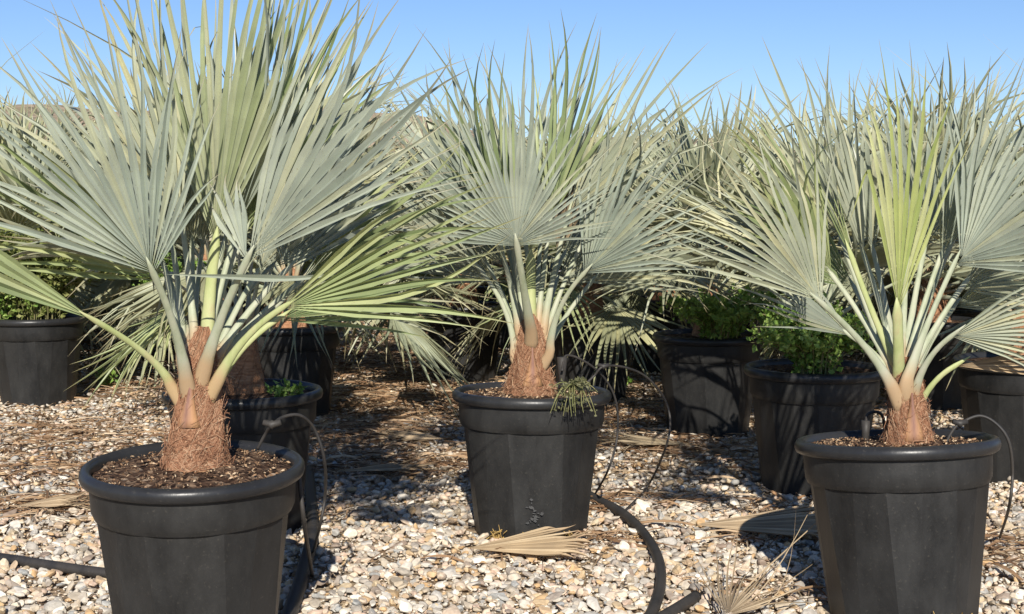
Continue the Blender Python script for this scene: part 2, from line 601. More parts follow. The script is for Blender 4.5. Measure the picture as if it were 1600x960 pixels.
# ------------------------------------------------------------------ palm trunk
def make_trunk(root, H, rb, rt, rg, fibres=500, top_r=None, stubs=5, lean=(0, 0), view=-math.pi / 2):
    mb = MB()
    prof = []
    for i in range(22):
        u = i / 21
        r = rt + (rb - rt) * (1 - u) ** 1.15
        if u < 0.2:
            r = rb * (0.9 + 0.1 * math.sin(u / 0.2 * math.pi))
        else:
            v = (u - 0.2) / 0.8
            r = rb * 0.9 + (rt - rb * 0.9) * (1 - max(0.0, 1 - v) ** 1.35)
            if v > 0.8:
                r *= 1 - 0.75 * ((v - 0.8) / 0.2) ** 1.5
        prof.append((r, -0.06 + (H + 0.06) * u))
    ph = [rg.uniform(0, 6.28) for _ in range(8)]

    def wob(th, z):
        return 1 + 0.06 * math.sin(3 * th + ph[0] + 9 * z) + 0.04 * math.sin(7 * th + ph[1] - 23 * z) + 0.03 * math.sin(13 * th + 60 * z + ph[2])
    mb.lathe(prof, 40, wob)
    mb.v = [(x + lean[0] * max(0, z) / H, y + lean[1] * max(0, z) / H, z) for x, y, z in mb.v]
    mb.obj('trunk', M['trunk'], root, True)

    def rad_at(z):
        for (r0, z0), (r1, z1) in zip(prof, prof[1:]):
            if z0 <= z <= z1:
                return r0 + (r1 - r0) * (z - z0) / (z1 - z0)
        return rt
    fb = MB()
    for _ in range(fibres):
        z = -0.02 + rg.random() ** 1.25 * H * 0.97
        th = rg.uniform(0, 2 * math.pi)
        ln = rg.uniform(0.3, 1.5)
        sl = rg.gauss(0, 0.03) if rg.random() < .6 else rg.gauss(0.02, 0.07)
        loose = rg.random() < 0.12
        pts = []
        n = 6
        for i in range(n):
            u = i / (n - 1)
            a = th + ln * u
            zz = z + sl * u + 0.012 * math.sin(u * 9 + th * 3)
            zz = min(max(zz, -0.02), H)
            rr = rad_at(zz) * wob(a, zz) + 0.002 + (0.022 * u * u * rg.random() if loose else 0.003 * rg.random())
            pts.append(Vector((rr * math.cos(a) + lean[0] * zz / H, rr * math.sin(a) + lean[1] * zz / H, zz)))
        fb.tube(pts, rg.uniform(0.0003, 0.0008), 3, 1.0, False)
    for _ in range(fibres // 26):          # loose hair lying out on the soil
        a = rg.uniform(0, 6.28)
        r0_ = rad_at(0.03) * rg.uniform(.9, 1.05)
        q = [Vector((r0_ * math.cos(a), r0_ * math.sin(a), rg.uniform(.01, .07)))]
        for _k in range(3):
            a += rg.gauss(0, .25)
            r0_ += rg.uniform(.0, .008)
            q.append(Vector((r0_ * math.cos(a), r0_ * math.sin(a), max(rg.uniform(-.008, .022), q[-1].z - rg.uniform(.0, .026)))))
        fb.tube(catmull(q, 3), rg.uniform(0.0004, 0.0009), 3, 1.0, False)
    fo = fb.obj('fibre', M['fibre'], root)
    fo['kind'] = 'stuff'
    for i in range(stubs):
        a = view + (i - (stubs - 1) / 2) * 2 * math.pi / max(stubs, 5) + rg.gauss(0, 0.15)
        z0 = H * rg.uniform(0.18, 0.34)
        hh = rg.uniform(0.09, 0.13)
        sm = MB()
        vs, fs = [], []
        rows = 7
        for r_ in range(rows):
            u = r_ / (rows - 1)
            half = 0.026 * max(0.0, 1 - u) ** 2.2 + 0.012 * max(0.0, 1 - u) + 0.004
            z = z0 - 0.03 + (hh + 0.03) * u + (rg.uniform(-.008, .004) if r_ == 0 else 0)
            rr = rad_at(max(z, 0)) * 1.05 + 0.007 + 0.005 * u
            for j in range(5):
                q = (j - 2) / 2
                aa = a + q * half / rr
                r2 = rr - 0.006 * q * q + 0.002 * (j == 2) + rg.gauss(0, .0008)
                vs.append((r2 * math.cos(aa) + lean[0] * z / H, r2 * math.sin(aa) + lean[1] * z / H, z))
        for r_ in range(rows - 1):
            for j in range(4):
                o = r_ * 5 + j
                fs.append((o, o + 1, o + 6, o + 5))
        sm.add(vs, fs, [0.01 + abs((k % 5) - 2) * 0.3 + 0.35 * (1 - (k // 5) / 6) for k in range(len(vs))])
        so_ = sm.obj('leaf_base', M['stub'], root, True)
        md = so_.modifiers.new('thick', 'SOLIDIFY')
        md.thickness = 0.004
        md.offset = -1
    return rad_at


# ------------------------------------------------------------------ pots
POTK = Matrix.Diagonal((0.931, 0.931, 1.064, 1))


def pot_meshes():
    H = 0.47
    rim = MB()
    rim.lathe([(0.264, 0.425), (0.266, 0.457), (0.271, 0.468), (0.280, 0.472), (0.290, 0.469), (0.2965, 0.461), (0.2975, 0.451),
               (0.294, 0.441), (0.285, 0.436), (0.272, 0.436)], 64)
    rim_me = rim.mesh('rim', M['rim'], True)
    rim_me.transform(POTK)
    b = MB()
    K = 16
    n = 44
    prof = [(0.2735, 0.4375), (0.2715, 0.405), (0.2695, 0.372), (0.2655, 0.364), (0.262, 0.357)]
    b.lathe(prof, n * 2)
    # faceted wall: boundaries lean alternately so that panels narrow and widen
    rows = []
    for (r, z, lean) in ((0.2600, 0.357, 0.0), (0.2585, 0.345, 0.0), (0.214, 0.012, 1.0), (0.210, 0.0, 1.0)):
        row = []
        for k in range(K):
            th = 2 * math.pi * k / K + lean * (0.085 if k % 2 else -0.085)
            rr = r * (1.0 if k % 2 else 0.972)
            row.append((rr * math.cos(th), rr * math.sin(th), z))
        rows.append(row)
    vs = [p for r_ in rows for p in r_]
    fs = []
    for i in range(3):
        for k in range(K):
            a, c = i * K + k, i * K + (k + 1) % K
            fs.append((c, a, a + K, c + K))
    fs.append(tuple(range(3 * K, 4 * K)))
    b.add(vs, fs)
    # inside wall and the collar's underside
    b.lathe([(0.2625, 0.3575), (0.2535, 0.355)], n * 2)
    b.lathe([(0.262, 0.43), (0.245, 0.33)], n * 2)
    body_me = b.mesh('pot_body', M['pot'], False)
    body_me.transform(POTK)
    for p in body_me.polygons:
        if p.center.z > 0.353 * 1.064:
            p.use_smooth = True
    return body_me, rim_me


POT_BODY, POT_RIM = pot_meshes()


def soil_mesh(seed, fine=True):
    rg = random.Random(seed)
    s = MB()
    nr_, na = (16, 48) if fine else (3, 24)
    vs, fs = [], []
    for i in range(nr_ + 1):
        r = 0.262 * i / nr_
        for j in range(na):
            a = 2 * math.pi * j / na
            z = 0.450 + 0.012 * (1 - (r / 0.262) ** 2) + (rg.gauss(0, 0.0035) if fine else 0)
            vs.append((r * math.cos(a), r * math.sin(a), z))
    for i in range(nr_):
        for j in range(na):
            o, p = i * na + j, i * na + (j + 1) % na
            fs.append((o, o + na, p + na, p))
    s.add(vs, fs)
    me = s.mesh('potting_soil', M['soil'], fine)
    me.transform(POTK)
    return me


def chips_mesh(seed, n=900):
    rg = random.Random(seed)
    s = MB()
    for _ in range(n):
        r = 0.258 * math.sqrt(rg.random())
        a = rg.uniform(0, 6.28)
        z = 0.455 + 0.012 * (1 - (r / 0.262) ** 2)
        c = Vector((r * math.cos(a), r * math.sin(a), z))
        q = 0.0012 + 0.0035 * rg.random() ** 2.5
        e = Vector((rg.gauss(0, 1), rg.gauss(0, 1), rg.gauss(0, 0.5))).normalized()
        f = e.orthogonal().normalized() * q * rg.uniform(0.4, 0.9)
        g_ = Vector((0, 0, 1)) * q * 0.6
        s.add([c + e * q * 1.5, c + f, c - e * q * 1.5, c - f, c + g_, c - g_], [(0, 1, 4), (1, 2, 4), (2, 3, 4), (3, 0, 4)])
    me = s.mesh('bark_chips', M['litter'])
    me.transform(POTK)
    return me


SOIL_FAR = soil_mesh(3, False)


def make_pot(loc, label, group, rot=(0, 0, 0), fine=None, holes=()):
    p = thing('plant_pot', label, 'plant pot', loc, group, rot)
    link('pot_body', POT_BODY, p)
    link('rim', POT_RIM, p)
    link('potting_soil', soil_mesh(fine) if fine else SOIL_FAR, p)
    if fine:
        ch = link('bark_chips', chips_mesh(fine + 50), p)
        ch['kind'] = 'stuff'
    rg = random.Random(11)
    for az in holes:
        h = MB()
        cx, cy = 0.199 * math.cos(az), 0.199 * math.sin(az)
        tx, ty = -math.sin(az), math.cos(az)
        for _ in range(34):
            u, v = rg.gauss(0, 0.010), abs(rg.gauss(0.012, 0.012))
            o = Vector((cx + tx * u, cy + ty * u, 0.006 + v))
            out = Vector((math.cos(az), math.sin(az), 0))
            pts = [o - out * 0.004, o + out * rg.uniform(0.003, 0.014) + Vector((tx * rg.gauss(0, 0.008), ty * rg.gauss(0, 0.008), rg.gauss(0, 0.008))),
                   o + out * rg.uniform(0.0, 0.012) + Vector((tx * rg.gauss(0, 0.016), ty * rg.gauss(0, 0.016), rg.gauss(0, 0.012)))]
            h.tube(pts, rg.uniform(0.001, 0.0025), 4, 1, False)
        h.obj('drain_roots', M['root'], p, True)
    return p


# ------------------------------------------------------------------ the setting
# ground
gm = MB()
xs = [-3000, -300, -30, -8, 8, 30, 300, 3000]
ys = [-300, -20, 0, 12, 40, 300, 3000]
for y in ys:
    for x in xs:
        gm.v.append((x, y, 0.0))
        gm.tip.append(0.0)
for i in range(len(ys) - 1):
    for j in range(len(xs) - 1):
        o = i * len(xs) + j
        gm.f.append((o, o + 1, o + 1 + len(xs), o + len(xs)))
gr = gm.obj('ground', M['ground'])
gr['kind'] = 'structure'

# dry hills beyond the nursery
hm = MB()
prof_px = [(-2600, 225), (-1200, 200), (-500, 175), (0, 190), (100, 176), (330, 170), (520, 178), (650, 184), (760, 206), (850, 220), (1100, 232), (1440, 240), (1700, 238), (2600, 250), (4200, 262)]


def ridge(px):
    for (x0, y0), (x1, y1) in zip(prof_px, prof_px[1:]):
        if x0 <= px <= x1:
            return y0 + (y1 - y0) * (px - x0) / (x1 - x0)
    return 262


nx_, ny_ = 170, 26
D = 520.0
rgh = random.Random(5)
for j in range(ny_):
    v = j / (ny_ - 1)
    Y = 260 + v * 420
    for i in range(nx_):
        px = -2600 + 6800 * i / (nx_ - 1)
        X = (px - 800) / FPX * D
        top = (312 - ridge(px)) / FPX * D + CAM_H
        sh = math.sin(min(1.0, v / 0.62) * math.pi / 2) ** 1.6 if v < 0.62 else max(0.0, 1 - ((v - 0.62) / 0.5) ** 2)
        z = top * sh + (2.0 * math.sin(X * 0.05 + v * 9) + 1.2 * math.sin(X * 0.13 - v * 15) + rgh.gauss(0, 0.45)) * sh
        hm.v.append((X, Y, z - 0.6))
        hm.tip.append(0)
for j in range(ny_ - 1):
    for i in range(nx_ - 1):
        o = j * nx_ + i
        hm.f.append((o, o + 1, o + 1 + nx_, o + nx_))
hl = hm.obj('hills', M['hill'], None, True)
hl['kind'] = 'structure'

# ------------------------------------------------------------------ the three potted palms in front
Y1, Y2, Y3 = 3.36, 4.62, 3.66


def pot_at(px, py_rim, Y):
    q = P(px, py_rim, Y)
    return Vector((q.x, Y, q.z - 0.46))


pl1 = pot_at(304, 722, Y1)
pl2 = pot_at(829, 615, Y2)
pl3 = pot_at(1417, 701, Y3)
print('pot bases', pl1, pl2, pl3)
POTG = 'black nursery pots at the front of the rows'
pot1 = make_pot((pl1.x, pl1.y, 0), 'big black pot nearest the camera at left with its soil showing', POTG, (R(2.5), 0, R(7)), 21, (R(-90), R(-40), R(-140)))
pot2 = make_pot((pl2.x, pl2.y, 0), 'black pot in the middle with a weed hanging over its rim', POTG, (R(-1.5), R(0.6), R(3)), 22, (R(-127), R(-93), R(-58)))
pot3 = make_pot((pl3.x, pl3.y, 0), 'black pot at right with bright flat panels on its wall', POTG, (R(-5.0), R(-2.2), R(0)), 23, (R(-86), R(-60)))


class Palm:
    def __init__(s, label, foot, Y, group='young fan palms at the front'):
        s.foot = Vector(foot)
        s.Y = Y
        s.root = thing('fan_palm', label, 'palm', foot, group)

    def L(s, px, py, dy=0.0):
        return P(px, py, s.Y + dy) - s.foot

    def frond(s, base, hub, a0, a1, Lpx, nseg=38, m='leaf', pm='petiole', lean=0, yaw=0, ctrl=None, seed=0, pet=True, bdy=0.0, r0=0.021, r1=0.0095, extra=(), threads=0, dens=4.8, **kw):
        nseg = max(4, int(round((a1 - a0) / dens)))
        kw['join'] = kw.get('join', .5) * .68
        rg = random.Random(seed * 7 + 3)
        hv = s.L(*hub)
        Yh = s.Y + (hub[2] if len(hub) > 2 else 0)
        L = Lpx * Yh / FPX
        Xv = Vector((math.cos(R(yaw)), math.sin(R(yaw)), 0))
        pf = Vector((-math.sin(R(yaw)), math.cos(R(yaw)), 0))
        Uv = Vector((0, 0, 1)) * math.cos(R(lean)) + pf * math.sin(R(lean))
        mb = MB()
        blade(mb, hv, Xv, Uv, a0, a1, L, nseg, rg, **kw)
        for e0, e1, eL, en in extra:
            blade(mb, hv, Xv, Uv, e0, e1, eL * Yh / FPX, en, rg, join=.5, edge=.2)
        f = mb.obj('frond', M[m], s.root)
        if pet and threads:
            tb = MB()
            for _ in range(threads):
                a = R(rg.uniform(a0, a1))
                r_ = L * rg.uniform(.2, .5)
                c0 = hv + (Xv * math.cos(a) + Uv * math.sin(a)) * r_
                q = [c0]
                for _k in range(4):
                    q.append(q[-1] + Vector((rg.gauss(0, .03), rg.gauss(-.012, .02), rg.gauss(-.01, .03))))
                tb.tube(catmull(q, 4), 0.0008, 3, 1, False)
            th = tb.obj('leaf_threads', M['litter'], f)
            th['kind'] = 'stuff'
        if pet:
            bv = s.L(base[0], base[1], bdy)
            cv = s.L(*ctrl) if ctrl else (bv + hv) / 2
            petiole(f, bv, hv, cv, M[pm], r0, r1, up=Vector((0, -1, 0.2)))
        return f


    def more(s, specs, seed0):
        """further fronds of the crown behind the foremost ones: hub, spread, length, depth, lean"""
        for i, (hx, hy, dy, a0, a1, Lp, lean, yaw, base) in enumerate(specs):
            s.frond(base, (hx, hy, dy), a0, a1, Lp, ctrl=((base[0] * .55 + hx * .45), (base[1] + hy) / 2 - 8, dy * .6), seed=seed0 + i, lean=lean, yaw=yaw,
                    edge=.28, join=.48, r0=.017, r1=.009, m='leaf' if i % 4 else 'leaf_green')


# ---- palm 1
f1 = P(304, 700, Y1)
p1 = Palm('largest grey fan palm, in the pot nearest the camera', (f1.x, Y1, f1.z - 0.022), Y1)
make_trunk(p1.root, 0.33, 0.078, 0.030, random.Random(1), 3600, stubs=1, lean=(0.03, 0), view=R(-92))
p1.frond((292, 600), (240, 428, -.22), 66, 163, 455, 40, ctrl=(282, 520, -.12), bdy=-.05, seed=1, lean=6, yaw=10, peak=0.5, cup=-.15, rec=-.05, edge=.30, join=.5, r0=.024, r1=.011, extra=((56, 66, 200, 2), (-5, -1, 310, 1)))
p1.frond((320, 575), (385, 408, -.20), 22, 84, 485, 40, ctrl=(345, 490, -.12), bdy=-.05, seed=2, lean=8, yaw=-14, peak=0.55, cup=-.12, edge=.25, join=.5, r0=.024, r1=.011, extra=((88, 132, 150, 5),))
p1.frond((322, 560), (336, 385, .02), 62, 112, 570, 26, 'leaf_young', 'petiole_green', ctrl=(326, 460, .02), seed=3, lean=4, join=.55, edge=.15, jit=.7, fold=1.4, r0=.026, r1=.018, dens=3.2)
p1.frond((338, 560), (445, 425, .05), 25, 105, 430, 36, ctrl=(380, 490, .03), seed=4, lean=25, yaw=20, cup=.2, join=.5, edge=.3, r0=.018)
p1.frond((338, 600), (440, 482, -.12), -6, 44, 400, 26, 'leaf_green', 'petiole_green', ctrl=(372, 525, -.08), bdy=-.04, seed=5, lean=-20, yaw=-10, cup=.4, join=.55, edge=.15, r0=.022)
p1.frond((335, 610), (432, 500, .02), -8, 32, 300, 14, 'leaf_green', 'petiole_green', ctrl=(370, 540, 0), seed=15, lean=10, yaw=12, join=.5, edge=.2, r0=.016)
p1.frond((268, 605), (150, 502, -.16), 139, 160, 420, 12, 'leaf_green', 'petiole_green', ctrl=(252, 560, -.05), bdy=-.03, seed=6, lean=-10, yaw=24, cup=.5, join=.6, edge=.1, fold=.9, r0=.018)
p1.frond((285, 560), (272, 400, .16), 95, 172, 400, 30, ctrl=(285, 480, .12), seed=7, lean=25, yaw=-12, cup=.15, edge=.3, join=.5)
p1.frond((305, 540), (300, 385, .25), 66, 140, 470, 34, ctrl=(300, 460, .18), seed=8, lean=18, cup=.1, edge=.25, join=.5)
p1.frond((325, 550), (425, 350, .28), 35, 108, 430, 32, ctrl=(360, 450, .2), seed=9, lean=28, yaw=10, cup=.1, edge=.3, join=.5)
p1.frond((320, 540), (380, 370, .12), 50, 96, 480, 22, 'leaf_green', ctrl=(345, 450, .1), seed=10, lean=14, edge=.2, join=.5, jit=.7)
p1.frond((300, 540), (315, 395, .4), 75, 150, 400, 30, ctrl=(305, 460, .3), seed=11, lean=35, edge=.3, join=.5)
p1.frond((322, 560), (420, 420, .4), 15, 75, 390, 26, ctrl=(360, 480, .25), seed=12, lean=35, yaw=20, edge=.3, join=.5)

p1.more([(262, 440, .05, 118, 176, 400, -5, 30, (288, 590)), (350, 380, .18, 60, 120, 470, 10, -15, (318, 540)), (400, 430, .12, 30, 92, 440, 8, -30, (330, 570)),
         (250, 400, .3, 85, 150, 430, 20, 25, (300, 550)), (470, 440, .2, 8, 62, 370, 18, -20, (335, 570)), (440, 470, .3, -12, 40, 340, 30, 15, (335, 590)),
         (285, 350, .1, 78, 128, 440, 2, 40, (305, 540)), (375, 345, .1, 48, 100, 440, 4, -40, (322, 540))], 400)

# ---- palm 2
f2 = P(829, 602, Y2)
p2 = Palm('middle fan palm with a round fan facing the camera over a swollen brown trunk', (f2.x, Y2, f2.z - 0.022), Y2)
make_trunk(p2.root, 0.27, 0.090, 0.032, random.Random(2), 3000, stubs=1, lean=(0.0, 0), view=R(-90))
p2.frond((830, 520), (808, 385, -.28), 6, 178, 258, 34, ctrl=(818, 450, -.2), bdy=-.07, seed=21, lean=12, cup=-.15, edge=.42, join=.5, droop=.03, r0=.026, r1=.0135)
p2.frond((838, 520), (818, 360, .12), 60, 112, 325, 24, ctrl=(830, 440, .05), seed=22, lean=8, edge=.22, join=.5)
p2.frond((812, 520), (782, 385, .0), 100, 148, 330, 24, ctrl=(800, 450, 0), seed=23, lean=6, yaw=35, cup=.3, edge=.2, join=.55)
p2.frond((803, 560), (735, 405, .0), 105, 165, 230, 18, ctrl=(806, 480, 0), seed=24, lean=20, yaw=30, cup=.3, edge=.2, join=.5, r0=.017)
p2.frond((858, 555), (912, 428, -.18), 2, 96, 262, 30, 'leaf', ctrl=(862, 480, -.1), bdy=-.05, seed=25, lean=10, yaw=-14, cup=.15, edge=.3, join=.52, r0=.022)
p2.frond((848, 520), (888, 335, .05), 28, 76, 340, 24, ctrl=(862, 430, .03), seed=26, lean=8, yaw=-24, cup=.2, edge=.2, join=.5)
p2.frond((835, 520), (845, 370, .2), 50, 96, 340, 24, ctrl=(840, 440, .12), seed=27, lean=14, edge=.22, join=.5)
p2.frond((845, 510), (880, 400, .28), 20, 90, 300, 26, ctrl=(860, 440, .2), seed=28, lean=30, yaw=10, edge=.3, join=.5)
p2.frond((822, 510), (780, 350, .25), 90, 150, 300, 26, ctrl=(805, 420, .2), seed=29, lean=30, edge=.3, join=.5)
p2.frond((829, 510), (829, 410, .02), 84, 96, 90, 5, 'leaf_young', 'petiole_green', ctrl=(829, 450, .02), seed=30, join=.85, edge=.1, jit=.2, fold=1.2, r0=.026, r1=.022)
p2.frond((848, 530), (872, 400, .1), 60, 100, 200, 12, 'leaf_dead', ctrl=(856, 460, .06), seed=32, lean=20, edge=.3, join=.5, r0=.014)
p2.frond((816, 530), (793, 420, .12), 100, 150, 200, 14, 'leaf', ctrl=(808, 470, .06), seed=33, lean=20, edge=.3, join=.5, r0=.014)

p2.more([(800, 370, .05, 92, 140, 320, -6, 40, (820, 520)), (765, 420, .1, 110, 172, 250, 10, 25, (812, 540)), (905, 390, .08, 20, 84, 300, 4, -35, (850, 530)),
         (925, 440, .15, -8, 50, 230, 15, -20, (852, 550)), (860, 345, .1, 55, 105, 320, 2, -30, (840, 510)), (790, 345, .15, 80, 130, 320, 10, 20, (822, 510)),
         (870, 440, .35, -5, 70, 240, 35, 0, (845, 540)), (775, 440, .3, 110, 185, 230, 30, 0, (815, 540))], 430)

# ---- palm 3
f3 = P(1418, 692, Y3)
p3 = Palm('right hand fan palm with an upright yellow green young leaf', (f3.x, Y3, f3.z - 0.022), Y3)
make_trunk(p3.root, 0.26, 0.070, 0.032, random.Random(3), 3000, stubs=1, lean=(-0.01, 0), view=R(-95))
p3.frond((1396, 610), (1284, 474, -.18), 84, 166, 345, 32, ctrl=(1365, 545, -.1), bdy=-.05, seed=41, lean=4, yaw=16, peak=.55, cup=-.15, edge=.22, join=.48, r0=.024)
p3.frond((1405, 600), (1402, 492, -.08), 67, 104, 432, 22, 'leaf_lime', 'petiole_green', ctrl=(1404, 550, -.05), seed=42, lean=4, join=.55, edge=.30, jit=.7, dens=3.5, fold=1.4, r0=.024, r1=.018, peak=.6)
p3.frond((1416, 600), (1490, 414, -.05), -6, 98, 345, 34, ctrl=(1440, 520, -.06), bdy=-.05, seed=43, lean=14, yaw=-30, cup=.35, edge=.22, join=.5, r0=.026, peak=.75)
p3.frond((1428, 620), (1486, 526, -.12), -22, 44, 270, 24, 'leaf', ctrl=(1440, 560, -.08), bdy=-.03, seed=44, lean=-10, yaw=-18, cup=-.2, edge=.25, join=.42, droop=.35, r0=.018)
p3.frond((1430, 650), (1492, 572, -.05), -8, 20, 230, 10, 'leaf_dead', 'petiole_green', ctrl=(1450, 595, -.05), seed=45, lean=-30, yaw=-10, edge=.2, join=.5, droop=.1, r0=.014)
p3.frond((1398, 590), (1315, 375, .2), 78, 138, 330, 28, ctrl=(1350, 470, .12), seed=46, lean=14, yaw=-8, cup=.15, edge=.25, join=.5)
p3.frond((1405, 580), (1365, 395, .3), 74, 118, 330, 24, ctrl=(1385, 480, .2), seed=47, lean=14, edge=.22, join=.5)
p3.frond((1412, 580), (1445, 385, .2), 50, 98, 310, 26, ctrl=(1425, 480, .12), seed=48, lean=16, edge=.25, join=.5)
p3.frond((1400, 610), (1330, 525, .02), 118, 172, 230, 18, ctrl=(1385, 560, .02), seed=49, lean=20, yaw=20, cup=.3, edge=.25, join=.5, r0=.017)
p3.frond((1420, 600), (1500, 452, .15), -14, 46, 260, 22, ctrl=(1448, 530, .1), seed=50, lean=25, yaw=15, edge=.25, join=.45, droop=.3, r0=.018)
p3.frond((1408, 590), (1330, 400, .0), 96, 120, 150, 6, 'leaf_green', 'petiole_green', ctrl=(1365, 500, 0), seed=51, lean=10, edge=.2, join=.3, r0=.018)
p3.frond((1412, 580), (1500, 350, .25), 20, 85, 330, 28, ctrl=(1450, 460, .2), seed=52, lean=25, yaw=10, edge=.25, join=.5)

p3.more([(1300, 430, .08, 100, 158, 330, 0, 35, (1400, 590)), (1350, 400, .1, 88, 128, 330, 2, 40, (1402, 580)), (1470, 400, .1, 48, 96, 320, 4, -40, (1414, 580)),
         (1510, 440, .1, 12, 72, 300, 10, -25, (1418, 590)), (1335, 450, .25, 105, 170, 260, 25, 10, (1400, 600)), (1420, 370, .25, 66, 112, 310, 12, 0, (1408, 570)),
         (1490, 480, .25, -10, 50, 250, 30, 0, (1420, 600))], 460)


# ------------------------------------------------------------------ field palms
def field_palm_parts(seed, nfr, nseg, nf=4, nj=3):
    rg = random.Random(seed)
    out = []
    off = rg.uniform(0, 6.28)
    for i in range(nfr):
        u = i / (nfr - 1)
        az = off + i * 2.39996 + rg.gauss(0, 0.15)
        inc = R(86 - 98 * u ** 0.95 + rg.gauss(0, 5))
        pl = 0.30 + 0.14 * u + rg.uniform(-.03, .05)
        L = rg.uniform(0.60, 0.78) * (1 - 0.12 * u)
        hd = Vector((math.cos(az), math.sin(az), 0))
        d = hd * math.cos(inc) + Vector((0, 0, 1)) * math.sin(inc)
        base = hd * 0.03 + Vector((0, 0, 0.12 + 0.14 * (1 - u)))
        d1 = (d + Vector((0, 0, 0.35))).normalized()
        ctrl = base + d1 * pl * 0.5
        hub = ctrl + d * pl * 0.5
        inc2 = inc - R(8 + 22 * u)
        U = hd * math.cos(inc2) + Vector((0, 0, 1)) * math.sin(inc2)
        X = Vector((-math.sin(az), math.cos(az), 0))
        # upper face towards the palm's axis
        sp = rg.uniform(52, 80)
        mb = MB()
        blade(mb, hub, -X, U, 90 - sp, 90 + sp, L, nseg, rg, join=.36, cup=rg.uniform(-.25, .25), rec=rg.uniform(0, .12), droop=rg.uniform(.05, .2), edge=.32, nj=nj, nf=nf)
        dead = False
        out.append((mb, base, hub, ctrl, dead, u, U))
    return out


PROTO_FOOT = 0.482
protos, kidmap = [], {}
for v in range(4):
    r_ = thing('fan_palm', 'proto', 'palm', (0, -50, PROTO_FOOT))
    kids = []
    rg = random.Random(100 + v)
    for mb, base, hub, ctrl, dead, u, U in field_palm_parts(300 + v * 5, 24, 20):
        fr = mb.obj('frond', M['leaf_dead'] if dead else (M['leaf_green'] if u > .6 and rg.random() < .25 else M['leaf_field']), r_)
        pe = petiole(fr, base, hub, ctrl, M['petiole'], 0.019, 0.009)
        kids.append(fr)
        kidmap[fr] = [pe]
    before = set(bpy.data.objects)
    make_trunk(r_, 0.28, 0.085, 0.04, random.Random(v), 140, stubs=0)
    kids += [o for o in bpy.data.objects if o not in before]
    kidmap[r_] = kids
    protos.append(r_)

# palms too far off to show their parts: one mesh each
far_protos = []
for v in range(4):
    allm = MB()
    for mb, base, hub, ctrl, dead, u, U in field_palm_parts(500 + v * 3, 17, 18, 3, 3):
        allm.add(mb.v, mb.f, mb.tip)
        t0 = len(allm.v)
        allm.tube(bez(base, ctrl, hub, 4), 0.012, 4)
    me = allm.mesh('distant_fan_palm', M['leaf_field'])
    far_protos.append(me)



def field_palm(x, y, label, v, rz, sc=1.0, group='fan palms in the rows behind', z=PROTO_FOOT, drop=0):
    km = dict(kidmap)
    if drop:
        fr = [k for k in kidmap[protos[v]] if k.name.startswith('frond')]
        gone = set(fr[len(fr) - drop:])
        km[protos[v]] = [k for k in kidmap[protos[v]] if k not in gone]
    o = copy_tree(protos[v], km)
    o.location = (x, y, z)
    o.rotation_euler = (0, 0, rz)
    o.scale = (sc, sc, sc)
    o['label'] = label
    o['category'] = 'palm'
    o['group'] = group
    return o


BGP = 'black pots in the rows behind'
spots = [  # x, Y, pot label, palm label, proto, scale
    (-2.02, 9.0, 'shaded black pot behind the bushy weed, left of the gravel lane', 'tall fan palm rising behind the largest palm at left', 0, 1.3),
    (-3.3, 8.9, 'black pot in shade at the left edge behind the bushy weed', 'tall fan palm at the left edge behind the weed', 3, 1.3),
    (-2.70, 7.6, 'black pot at the left edge with a bushy green weed growing in it', 'fan palm rising behind the bushy weed at the left edge', 0, 1.05),
    (-0.94, 4.66, 'black pot half hidden right behind the nearest pot', 'fan palm half hidden behind the largest palm', 1, 1.0),
    (-1.17, 7.1, 'shaded black pot behind the largest palm, left of the open gravel lane', 'fan palm left of the gravel lane, behind the largest palm', 2, 1.14),
    (-0.30, 8.5, 'shaded black pot left of the middle trunk, right of the gravel lane', 'fan palm behind the middle palm with pale lower leaves over its pot', 3, 1.16),
    (0.97, 6.6, 'shaded black pot with weed sprays between the middle and right hand pots', 'fan palm with an orange brown trunk right of the middle palm', 0, 1.0),
    (1.20, 5.30, 'black pot with ferny green weeds just behind the right hand pot', 'fan palm whose leaves rise behind the ferny green weeds', 2, 0.92),
    (0.46, 7.7, 'dark pot in deep shade just right of the middle trunk', 'fan palm in shade just right of the middle palm', 1, 1.0),
    (1.02, 9.0, 'dark pot in deep shade behind the pot with weed sprays', 'fan palm in shade behind the weed sprays right of the middle palm', 2, 1.05),
    (-0.05, 10.4, 'dark pot straight behind the middle palm, far end of its row', 'fan palm straight behind the middle palm in its row', 0, 1.1),
    (2.12, 5.55, 'black pot cut by the right edge of the picture', 'fan palm cut by the right edge, behind the right hand palm', 3, 0.95),
]
rg = random.Random(77)
DROP = {-2.70: 15, -0.94: 13, 1.20: 10, 0.97: 7, 2.12: 10}
for x, y, pl_, al_, v, sc in spots:
    make_pot((x, y, 0), pl_, BGP, (0, 0, rg.uniform(0, 6)))
    field_palm(x, y, al_, v, rg.uniform(0, 6.28), sc, drop=DROP.get(x, 0))

